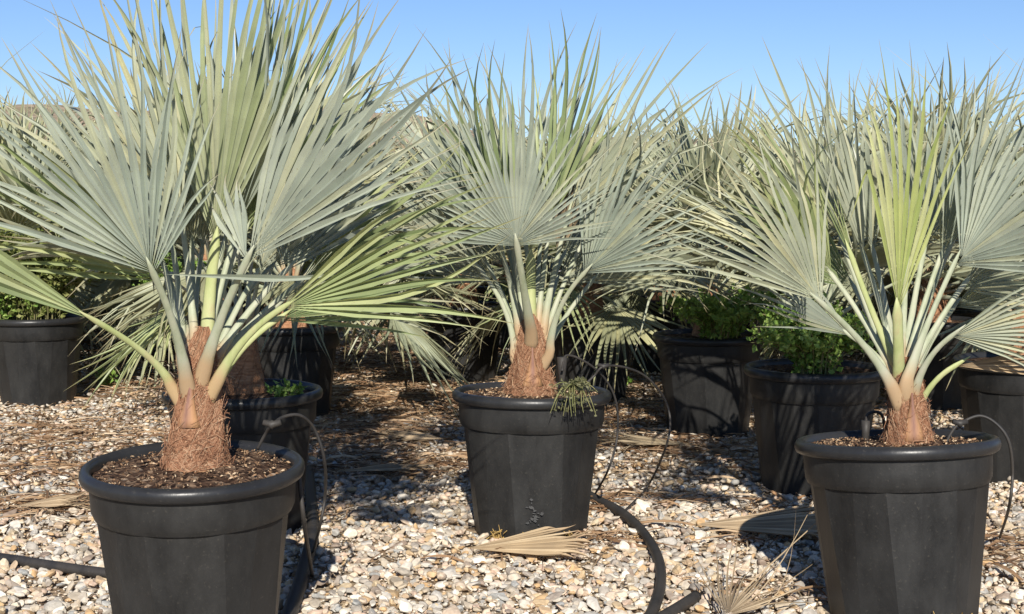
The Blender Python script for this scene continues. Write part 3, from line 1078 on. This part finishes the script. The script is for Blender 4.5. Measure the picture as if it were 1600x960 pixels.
ORD = ['zeroth', 'first', 'second', 'third', 'fourth', 'fifth', 'sixth', 'seventh', 'eighth', 'ninth', 'tenth', 'eleventh', 'twelfth', 'thirteenth', 'fourteenth']
taken = [(s[0], s[1]) for s in spots] + [(pl1.x, Y1), (pl2.x, Y2), (pl3.x, Y3)]
nfar = 0
y = 7.2
row = 0
while y < 30:
    half = 0.42 * y + 0.9
    x = -half + (row % 2) * 0.6
    nth = 0
    while x < half:
        xx, yy = x + rg.uniform(-.2, .2), y + rg.uniform(-.25, .25)
        x += 1.08 + 0.02 * y
        if -1.2 < xx < -0.6 and yy < 14:
            continue
        if yy < 9.6 and -0.9 < xx < 1.7:
            continue
        if any((xx - a) ** 2 + (yy - b_) ** 2 < 0.8 ** 2 for a, b_ in taken):
            continue
        taken.append((xx, yy))
        sc = rg.uniform(1.0, 1.22)
        if yy < 11.5:
            nth += 1
            side = 'left' if xx < -0.6 else 'right'
            where = '%s from left in the %s row back, %s of the lane' % (ORD[nth], ORD[row + 2], side)
            make_pot((xx, yy, 0), 'shaded black pot, ' + where, BGP, (0, 0, rg.uniform(0, 6)))
            field_palm(xx, yy, 'grey green fan palm, ' + where, rg.randrange(4), rg.uniform(0, 6.28), sc)
        else:
            o = link('fan_palm', far_protos[rg.randrange(4)], None, (xx, yy, PROTO_FOOT))
            o.rotation_euler = (rg.gauss(0, .07), rg.gauss(0, .07), rg.uniform(0, 6.28))
            o.scale = (sc, sc, sc * rg.uniform(.85, 1.12))
            tag(o, 'distant grey green fan palm in the crowded rows far behind', 'palm', 'far fan palms in the crowded rows')
            if yy < 18:
                make_pot((xx, yy, 0), 'black pot far back in the shade of the crowded rows', 'far black pots in the crowded rows', (0, 0, rg.uniform(0, 6)))
            else:
                pass
            nfar += 1
    y += 1.25
    row += 1
print('field palms', len(taken), 'far', nfar)


for pr_ in protos:                 # the templates themselves are not part of the place
    for k in kidmap[pr_]:
        for q in kidmap.get(k, []):
            bpy.data.objects.remove(q)
        bpy.data.objects.remove(k)
    bpy.data.objects.remove(pr_)

# ------------------------------------------------------------------ gravel
def ico(sub):
    ph = (1 + 5 ** .5) / 2
    v = [(-1, ph, 0), (1, ph, 0), (-1, -ph, 0), (1, -ph, 0), (0, -1, ph), (0, 1, ph), (0, -1, -ph), (0, 1, -ph), (ph, 0, -1), (ph, 0, 1), (-ph, 0, -1), (-ph, 0, 1)]
    f = [(0, 11, 5), (0, 5, 1), (0, 1, 7), (0, 7, 10), (0, 10, 11), (1, 5, 9), (5, 11, 4), (11, 10, 2), (10, 7, 6), (7, 1, 8), (3, 9, 4), (3, 4, 2), (3, 2, 6), (3, 6, 8), (3, 8, 9), (4, 9, 5), (2, 4, 11), (6, 2, 10), (8, 6, 7), (9, 8, 1)]
    v = [Vector(p).normalized() for p in v]
    for _ in range(sub):
        cache, nf = {}, []

        def md(a, b2):
            k = (min(a, b2), max(a, b2))
            if k not in cache:
                cache[k] = len(v)
                v.append(((v[a] + v[b2]) / 2).normalized())
            return cache[k]
        for a, b2, c in f:
            x, y_, z = md(a, b2), md(b2, c), md(c, a)
            nf += [(a, x, z), (b2, y_, x), (c, z, y_), (x, y_, z)]
        f = nf
    return np.array([tuple(p) for p in v]), np.array(f)


def pebbles(name, pos, size, sub, seed):
    rng = np.random.default_rng(seed)
    bv, bf = ico(sub)
    n = len(pos)
    nv = len(bv)
    # a dozen rough stone shapes
    shapes = []
    for _ in range(14):
        q = bv.copy()
        for _c in range(8):          # planar cuts make it angular
            d = rng.normal(size=3)
            d /= np.linalg.norm(d)
            h = rng.uniform(0.42, 0.82)
            ex = np.maximum(0, q @ d - h)
            q = q - np.outer(ex, d)
        q *= rng.uniform(0.94, 1.06, size=(nv, 1))
        shapes.append(q)
    shapes = np.array(shapes)
    V = shapes[rng.integers(0, 14, n)]
    sc = np.stack([rng.uniform(0.8, 1.5, n), rng.uniform(0.7, 1.1, n), rng.uniform(0.38, 0.75, n)], 1) * size[:, None]
    V = V * sc[:, None, :]
    a = rng.uniform(0, 2 * np.pi, n)
    tl = rng.normal(0, 0.35, n)
    ca, sa, ct, st = np.cos(a), np.sin(a), np.cos(tl), np.sin(tl)
    x, y_, z = V[..., 0], V[..., 1], V[..., 2]
    x2 = x * ct[:, None] + z * st[:, None]
    z2 = -x * st[:, None] + z * ct[:, None]
    X = x2 * ca[:, None] - y_ * sa[:, None]
    Yv = x2 * sa[:, None] + y_ * ca[:, None]
    V = np.stack([X, Yv, z2], -1) + pos[:, None, :]
    F = bf[None] + (np.arange(n) * nv)[:, None, None]
    me = bpy.data.meshes.new(name)
    V = V.reshape(-1, 3).astype(np.float32)
    F = F.reshape(-1, 3).astype(np.int32)
    me.vertices.add(len(V))
    me.vertices.foreach_set('co', V.ravel())
    me.loops.add(F.size)
    me.loops.foreach_set('vertex_index', F.ravel())
    me.polygons.add(len(F))
    me.polygons.foreach_set('loop_start', np.arange(0, F.size, 3, dtype=np.int32))
    me.polygons.foreach_set('use_smooth', np.ones(len(F), dtype=bool) if sub == 0 else np.zeros(len(F), dtype=bool))
    me.materials.append(M['pebble'])
    me.update(calc_edges=True)
    me.validate()
    o = link(name, me)
    o['kind'] = 'stuff'
    return o


def scatter(y0, y1, dens, seed, smin, smax, margin=0.45):
    rng = np.random.default_rng(seed)
    w1 = 0.40 * y1 + margin
    n = int(dens * 2 * w1 * (y1 - y0))
    x = rng.uniform(-w1, w1, n)
    yv = rng.uniform(y0, y1, n)
    k = np.abs(x) < 0.40 * yv + margin
    # nothing under the front pots
    for q, Y in ((pl1, Y1), (pl2, Y2), (pl3, Y3)):
        k &= (x - q.x) ** 2 + (yv - Y) ** 2 > 0.205 ** 2
    x, yv = x[k], yv[k]
    s = smin + (smax * 1.35 - smin) * rng.beta(1.5, 3.6, len(x))
    z = s * rng.uniform(0.1, 0.75, len(x)) + rng.uniform(0, 0.012, len(x))
    return np.stack([x, yv, z], 1), s


ps, sz = scatter(2.9, 5.0, 1450, 1, 0.008, 0.023)
pebbles('gravel', ps, sz, 1, 2)
ps, sz = scatter(5.0, 7.6, 1200, 3, 0.009, 0.023)
pebbles('gravel', ps, sz, 0, 4)
ps, sz = scatter(2.9, 5.4, 2600, 8, 0.0035, 0.0085, 0.3)
pebbles('gravel_fines', ps, sz, 0, 9)
ps, sz = scatter(7.6, 13.0, 320, 5, 0.011, 0.024)
pebbles('gravel', ps, sz, 0, 6)


# ------------------------------------------------------------------ dry litter on the gravel
def strip(mb, c, az, ln, wd, rg, lift=0.012):
    d = Vector((math.cos(az), math.sin(az), 0))
    pr = Vector((-d.y, d.x, 0))
    k = rg.gauss(0, 0.25)
    vs = []
    n = 4
    h0 = rg.uniform(0.004, lift)
    roll = rg.gauss(0, 0.6)
    arch = rg.uniform(0, 0.02)
    for i in range(n + 1):
        u = i / n
        p = c + d * (ln * (u - .5)) + pr * (k * ln * (u - .5) ** 2) + Vector((0, 0, h0 + 0.016 + arch * 4 * u * (1 - u)))
        wv = wd * (0.35 + 0.65 * math.sin(math.pi * min(1, u * 1.15 + .02)) ** .6) * (1 - u * .6)
        e = pr * math.cos(roll) + Vector((0, 0, 1)) * math.sin(roll)
        vs += [p + e * wv, p + Vector((0, 0, -0.3 * wv)), p - e * wv]
    fs = []
    for i in range(n):
        o = i * 3
        fs += [(o, o + 1, o + 4, o + 3), (o + 1, o + 2, o + 5, o + 4)]
    mb.add(vs, fs)


rg = random.Random(31)
lt = MB()
clusters = [  (840, 872, .12, .05, 22, .3), (1180, 850, .15, .06, 26, .2), (580, 690, .4, .5, 420, .2), (640, 600, .4, 1.0, 420, .2), (960, 660, .3, .6, 200, .2),  # px, py, spread x, spread y (m), count, main direction
    (620, 640, .45, .9, 800, .1), (600, 560, .5, 1.4, 900, .2), (650, 480, .5, 3, 700, .3), (570, 740, .28, .12, 120, .1), (660, 730, .25, .2, 150, .2),
    (1000, 640, .25, .8, 220, .2), (1010, 705, .3, .3, 150, 0), (1050, 700, .25, .2, 110, -.1), (960, 610, .3, .7, 160, .3),
    (60, 800, .3, .16, 230, .15), (90, 690, .6, .6, 420, .2), (60, 740, .5, .4, 240, .2), (180, 600, .5, .8, 170, .4), (1560, 870, .2, .25, 120, .2), (900, 800, .12, .1, 40, .5),
    (1000, 790, .3, .12, 60, .1), (930, 850, .12, .08, 60, .5), (1220, 810, .2, .2, 90, .1), (1500, 700, .4, .8, 120, .3), (800, 880, .25, .08, 26, .1), (1180, 930, .2, .1, 34, .7),
    (520, 800, .1, .2, 30, .8), (700, 640, .2, .6, 90, .2), (1250, 640, .6, .7, 160, .1), (420, 700, .4, .6, 140, .2)]
for px, py, sx_, sy_, cnt, dr in clusters:
    c0 = G(px, py)
    for _ in range(cnt):
        c = Vector((c0.x + rg.gauss(0, sx_ * .6), c0.y + rg.gauss(0, sy_ * .6), 0))
        az = rg.gauss(dr, 0.8) + (math.pi if rg.random() < .5 else 0)
        strip(lt, c, az, .04 + .22 * rg.random() ** 1.6, rg.uniform(.002, .008), rg)
for _ in range(9000):       # thin scatter under the rows
    yy = rg.uniform(5.4, 14)
    c = Vector((rg.uniform(-.4 * yy - .3, .4 * yy + .3), yy, 0))
    strip(lt, c, rg.uniform(0, 6.28), rg.uniform(.05, .22), rg.uniform(.003, .008), rg)
lo = lt.obj('dry_leaf_litter', M['litter'])
lo['kind'] = 'stuff'


def dead_leaf(px, py, ang, Lm, a, label, seed, nseg=16, z=0.04, join=.6, tilt=0.06, edge=.2, jit=1.0, pet=0.0, rx=7):
    rg = random.Random(seed)
    c = G(px, py)
    o = thing('dead_palm_leaf', label, 'dead leaf', (c.x, c.y, z), 'dead palm leaves lying on the gravel', (R(rx) * math.cos(R(ang)), R(rx) * 0.0, R(ang)))
    mb = MB()
    X = Vector((0, -1, 0))
    U = Vector((1, 0, tilt)).normalized()
    blade(mb, Vector((0, 0, 0)), X, U, 90 - a, 90 + a, Lm, nseg, rg, join=join, cup=.1, droop=.05, edge=edge, jit=jit, fold=.7)
    mb.obj('blade', M['leaf_dead'], o)
    if pet:
        pb = MB()
        pts = bez(Vector((-pet, 0.02, -.008)), Vector((-pet * .5, .03, .01)), Vector((0.01, 0, 0)), 8)
        pb.tube(pts, [0.010, .009, .008, .0075, .007, .0065, .006, .006], 6, .5)
        pb.obj('petiole', M['litter'], o, True)
    return o


dead_leaf(728, 876, 2, .42, 26, 'tan dead leaf fan lying in front of the middle pot', 61, 13, jit=.7, join=.72)
dead_leaf(1080, 838, -10, .46, 22, 'broad flat tan dead leaf lying left of the right hand pot, half shaded', 62, 12, join=.92, edge=.08, jit=.4, pet=.18)
dead_leaf(1135, 985, 62, .46, 38, 'frayed dead leaf fan at the bottom edge right of the open pipe end', 63, 20, join=.25, jit=1.6, tilt=.1)
dead_leaf(1085, 708, 178, .50, 16, 'dead leaf fan pointing its narrow end right, near shaded pots', 64, 14, join=.6, pet=.12)
dead_leaf(520, 752, 5, .42, 12, 'small dead leaf strip lying on the edge of the shade left of the middle pot', 65, 9, join=.7)
dead_leaf(20, 808, 12, .42, 22, 'frayed dead leaf at the left edge beside the nearest pot', 66, 14, join=.4, jit=1.5)
dead_leaf(700, 700, 170, .40, 22, 'dead leaf fan against the left foot of the middle pot', 67, 14, join=.5, jit=1.2)

# bark-like stub of a leaf by the shaded pot
bp = thing('dry_leaf_stub', 'curled orange brown leaf stub standing at the foot of the ferny weed pot', 'leaf stub', G(1190, 785))
mb = MB()
mb.tube(catmull([(-0.0, 0, 0.06), (0.05, 0, 0.035), (0.10, 0, 0.012), (0.17, .02, 0.02)], 5), [0.006] * 4 + [.013] * 6 + [.009] * 6, 7, .5)
mb.obj('stub', M['bark'], bp, True)


# ------------------------------------------------------------------ irrigation pipes and drip tubes
def pipe(name, label, cat, pts, r, group, n=10, extra=None):
    o = thing(name, label, cat, (0, 0, 0), group)
    pts = catmull(pts, 8)
    o.location = pts[0]
    mb = MB()
    mb.tube([p - pts[0] for p in pts], r, n)
    mb.obj('tube', M['hose'], o, True)
    if extra:
        for q, rad, ln in extra:
            q = Vector(q) - pts[0]
            e = MB()
            e.tube([q - Vector((ln, 0, -ln * .3)), q - Vector((ln * .3, 0, -ln * .1)), q, q + Vector((ln * .3, 0, ln * .1)), q + Vector((ln, 0, ln * .3))],
                   [rad * .6, rad * .7, rad, rad * .7, rad * .6], 10)
            e.obj('connector', M['hose'], o, True)
    return o


PG = 'black irrigation pipes on the gravel'


def Gz(px, py, z):
    p = G(px, py, z)
    return (p.x, p.y, p.z)


pipe('irrigation_pipe', 'thick black pipe curving from the middle pot to the bottom edge', 'pipe',
     [Gz(860, 735, .02), Gz(925, 776, .03), Gz(970, 800, .035), Gz(1005, 832, .035), Gz(1028, 872, .035), Gz(1032, 915, .03), Gz(1015, 965, .03), Gz(985, 1010, .03)], 0.0165, PG)
pipe('irrigation_pipe', 'short open pipe end at the bottom edge right of the curved pipe', 'pipe',
     [Gz(1088, 932, .03), Gz(1060, 950, .03), Gz(1030, 968, .03), Gz(980, 1000, .03)], 0.0165, PG)
pipe('irrigation_pipe', 'thick dark pipe running along the right side of the nearest pot', 'pipe',
     [Gz(482, 735, .02), Gz(487, 790, .03), Gz(487, 840, .03), Gz(474, 895, .03), Gz(452, 960, .03), Gz(430, 1010, .03)], 0.022, PG)
pipe('irrigation_pipe', 'dark pipe lying across the bottom left corner towards the nearest pot', 'pipe',
     [Gz(-120, 858, .03), Gz(0, 872, .03), Gz(80, 884, .03), Gz(170, 896, .03), Gz(260, 900, .03)], 0.0165, PG)
TG = 'thin black drip tubes feeding the pots'
q1 = P(425, 664, Y1 - .05)
pipe('drip_tube', 'thin drip tube arching out of the nearest pot to the ground at its right', 'drip tube',
     [P(402, 702, Y1 - .02), P(415, 678, Y1 - .03), q1, P(445, 651, Y1), P(470, 650, Y1 + .03), P(492, 672, Y1 + .08), P(507, 720, Y1 + .1), P(508, 775, Y1 + .2), P(498, 830, Y1 + .25), Gz(488, 865, .02)], 0.0042, TG, 8,
     [(q1, .012, .022)])
pipe('drip_tube', 'thin straight tube dropping beside the nearest pot', 'drip tube',
     [P(466, 728, Y1 + .05), P(470, 770, Y1 + .04), P(477, 830, Y1 + .1), Gz(488, 900, .03)], 0.006, TG, 8)
q2 = P(943, 573, Y2)
pipe('drip_tube', 'drip tube looping high right of the middle pot and down to the pipe', 'drip tube',
     [P(912, 603, Y2 - .02), P(928, 588, Y2), q2, P(975, 574, Y2 + .08), P(1008, 588, Y2 + .15), P(1035, 618, Y2 + .2), P(1047, 655, Y2 + .2), P(1040, 700, Y2 + .12), Gz(1012, 760, .05), Gz(975, 800, .045)], 0.0042, TG, 8,
     [(q2, .011, .02)])
pipe('drip_tube', 'drip tube curving close to the right side of the middle pot', 'drip tube',
     [P(878, 580, Y2 - .1), P(885, 556, Y2 - .05), P(915, 566, Y2), P(945, 592, Y2 + .05), P(963, 630, Y2 + .08), P(964, 685, Y2 + .08), P(950, 735, Y2 + .06), Gz(930, 772, .035)], 0.0042, TG, 8)
q3 = P(1500, 662, Y3)
pipe('drip_tube', 'drip tube hooped over the right rim of the right hand pot', 'drip tube',
     [P(1478, 692, Y3), P(1488, 674, Y3), q3, P(1530, 650, Y3), P(1556, 662, Y3 - .01), P(1576, 690, Y3 - .02), P(1582, 740, Y3), P(1576, 795, Y3 + .05), Gz(1562, 840, .02)], 0.0042, TG, 8,
     [(q3, .012, .02)])

# black stakes and drippers
st = thing('dripper_stake', 'black dripper stake standing on the far side of the right hand pot', 'stake', P(1352, 698, Y3 + .12))
mb = MB()
mb.tube([(0, 0, -.03), (0, 0, .04), (0, 0, .075)], [.010, .011, .013], 10)
mb.obj('stem', M['hose'], st, True)
mb = MB()
mb.tube(catmull([(0, 0, .07), (0.005, 0, .092), (.03, 0, .1), (.05, .01, .085), (.06, .02, .05)], 5), .0045, 8)
mb.obj('tube', M['hose'], st, True)
st = thing('dripper_stake', 'black dripper stake right of the swollen middle trunk', 'stake', P(878, 606, Y2 - .06))
mb = MB()
mb.tube([(0, 0, -.02), (0, 0, .03), (0, 0, .06), (0, 0, .105)], [.008, .011, .015, .018], 8)
mb.obj('stem', M['hose'], st, True)


# ------------------------------------------------------------------ weeds
def weed(label, loc, h, spread, stems, leaves, lsize, m, seed, hang=0.0, group=None, cat='weed', name='weed'):
    rg = random.Random(seed)
    o = thing(name, label, cat, loc, group)
    sb, lb = MB(), MB()
    for _ in range(stems):
        a = rg.uniform(0, 6.28)
        out = spread * math.sqrt(rg.random())
        b0 = Vector((math.cos(a), math.sin(a), 0)) * (0.25 * out)
        hh = h * rg.uniform(.55, 1.05)
        tip = Vector((math.cos(a) * out, math.sin(a) * out, hh * (1 - .35 * out / max(spread, .01))))
        ctl = Vector((b0.x, b0.y, hh * .7))
        if hang:
            ctl = Vector((math.cos(a) * out * .8, math.sin(a) * out * .8 - .03, .04))
            tip = Vector((math.cos(a) * out * 1.2 + rg.gauss(0, .02), math.sin(a) * out - .06, -hang * rg.uniform(-.4, 1)))
        pts = bez(b0, ctl, tip, 7)
        sb.tube(pts, [.003, .0028, .0026, .0023, .002, .0016, .001], 4, 1, False)
        for _l in range(leaves):
            u = rg.uniform(.04, 1) ** .8
            k = u * 6
            i = min(int(k), 5)
            p = pts[i].lerp(pts[i + 1], k - i)
            d = Vector((rg.gauss(0, 1), rg.gauss(0, 1), rg.gauss(.35, .6))).normalized()
            s = lsize * rg.uniform(.6, 1.3)
            sd = d.orthogonal().normalized()
            sd = (Matrix.Rotation(rg.uniform(0, 6.28), 3, d) @ sd)
            nn = d.cross(sd)
            q0 = p + d * s * .35
            w_ = s * rg.uniform(.28, .45)
            lb.add([q0, q0 + d * s * .5 + sd * w_ + nn * s * .1, q0 + d * s * .5 , q0 + d * s * .5 - sd * w_ + nn * s * .1, q0 + d * s - nn * s * .1],
                   [(0, 1, 2), (0, 2, 3), (1, 4, 2), (2, 4, 3)])
    sb.obj('stem', M['stem'], o, True)
    f = lb.obj('foliage', M[m], o)
    return o


weed('bushy olive green weed crowding the pot at the left edge', (-2.64, 7.48, .47), .64, .48, 150, 50, .036, 'weed_olive', 1)
weed('dark green low weed on the near side of the left edge pot', (-2.86, 7.42, .47), .30, .26, 40, 40, .032, 'weed', 2)
weed('green weed beyond the largest palm\'s left petiole', (-2.0, 8.0, .47), .40, .30, 40, 36, .034, 'weed', 9)
weed('ferny bright green weeds filling the pot behind the right hand pot', (1.17, 5.16, .475), .32, .27, 90, 40, .026, 'weed', 3)
weed('bright weed sprays in the shaded pot right of the middle palm', (1.00, 6.42, .475), .30, .36, 60, 34, .032, 'weed', 4)
weed('leafy green weed at the right of the shaded weed pot', (1.28, 6.35, .45), .26, .2, 30, 30, .030, 'weed', 8)
weed('small grey weed hanging over the rim of the middle pot', P(898, 606, Y2 - .24), .05, .06, 34, 14, .013, 'weed_grey', 5, hang=.09)
weed('tiny green weed on the gravel near the drip tube loop', G(966, 606), .10, .10, 10, 16, .035, 'weed', 6)
weed('small bright weed on the gravel right of the left edge pot', G(160, 606), .13, .12, 12, 14, .035, 'weed', 7)
weed('low weed in the shaded pot behind the nearest pot', (-.76, 4.55, .475), .07, .10, 7, 20, .022, 'weed', 10)

# straw tuft left of the nearest trunk
tf = thing('dry_grass_tuft', 'pale dry grass tuft in the pot behind the nearest palm trunk', 'dry grass', (-1.12, 4.52, .475))
mb = MB()
rg = random.Random(9)
for _ in range(70):
    a = rg.uniform(0, 6.28)
    o_ = rg.uniform(.03, .13)
    hh = rg.uniform(.04, .16)
    b0 = Vector((rg.gauss(0, .02), rg.gauss(0, .02), 0))
    mb.tube(bez(b0, b0 + Vector((math.cos(a) * o_ * .4, math.sin(a) * o_ * .4, hh * 1.3)), b0 + Vector((math.cos(a) * o_, math.sin(a) * o_, hh * rg.uniform(-.2, .9))), 6), rg.uniform(.0012, .003), 3, 1, False)
mb.obj('blades', M['litter'], tf)

# worn white rubbing on the middle pot's wall
mb = MB()
rg = random.Random(4)
for _ in range(34):
    az = R(-91) + rg.gauss(0, .06)
    z = 0.088 + rg.gauss(0, .034)
    rr = (0.214 + (0.26 - 0.214) * (z / 1.064) / 0.35) * 0.931 + 0.0022 + rg.uniform(0, .0008)
    q, h_ = rg.uniform(.0015, .007), rg.uniform(.0015, .006)
    t_ = Vector((-math.sin(az), math.cos(az), 0))
    c = Vector((rr * math.cos(az), rr * math.sin(az), z))
    mb.add([c - t_ * q, c - Vector((0, 0, h_)) + t_ * q * .2, c + t_ * q, c + Vector((0, 0, h_)) - t_ * q * .3], [(0, 1, 2, 3)])
rs_ = mb.obj('label_residue', M['residue'], pot2)
rs_['kind'] = 'stuff'
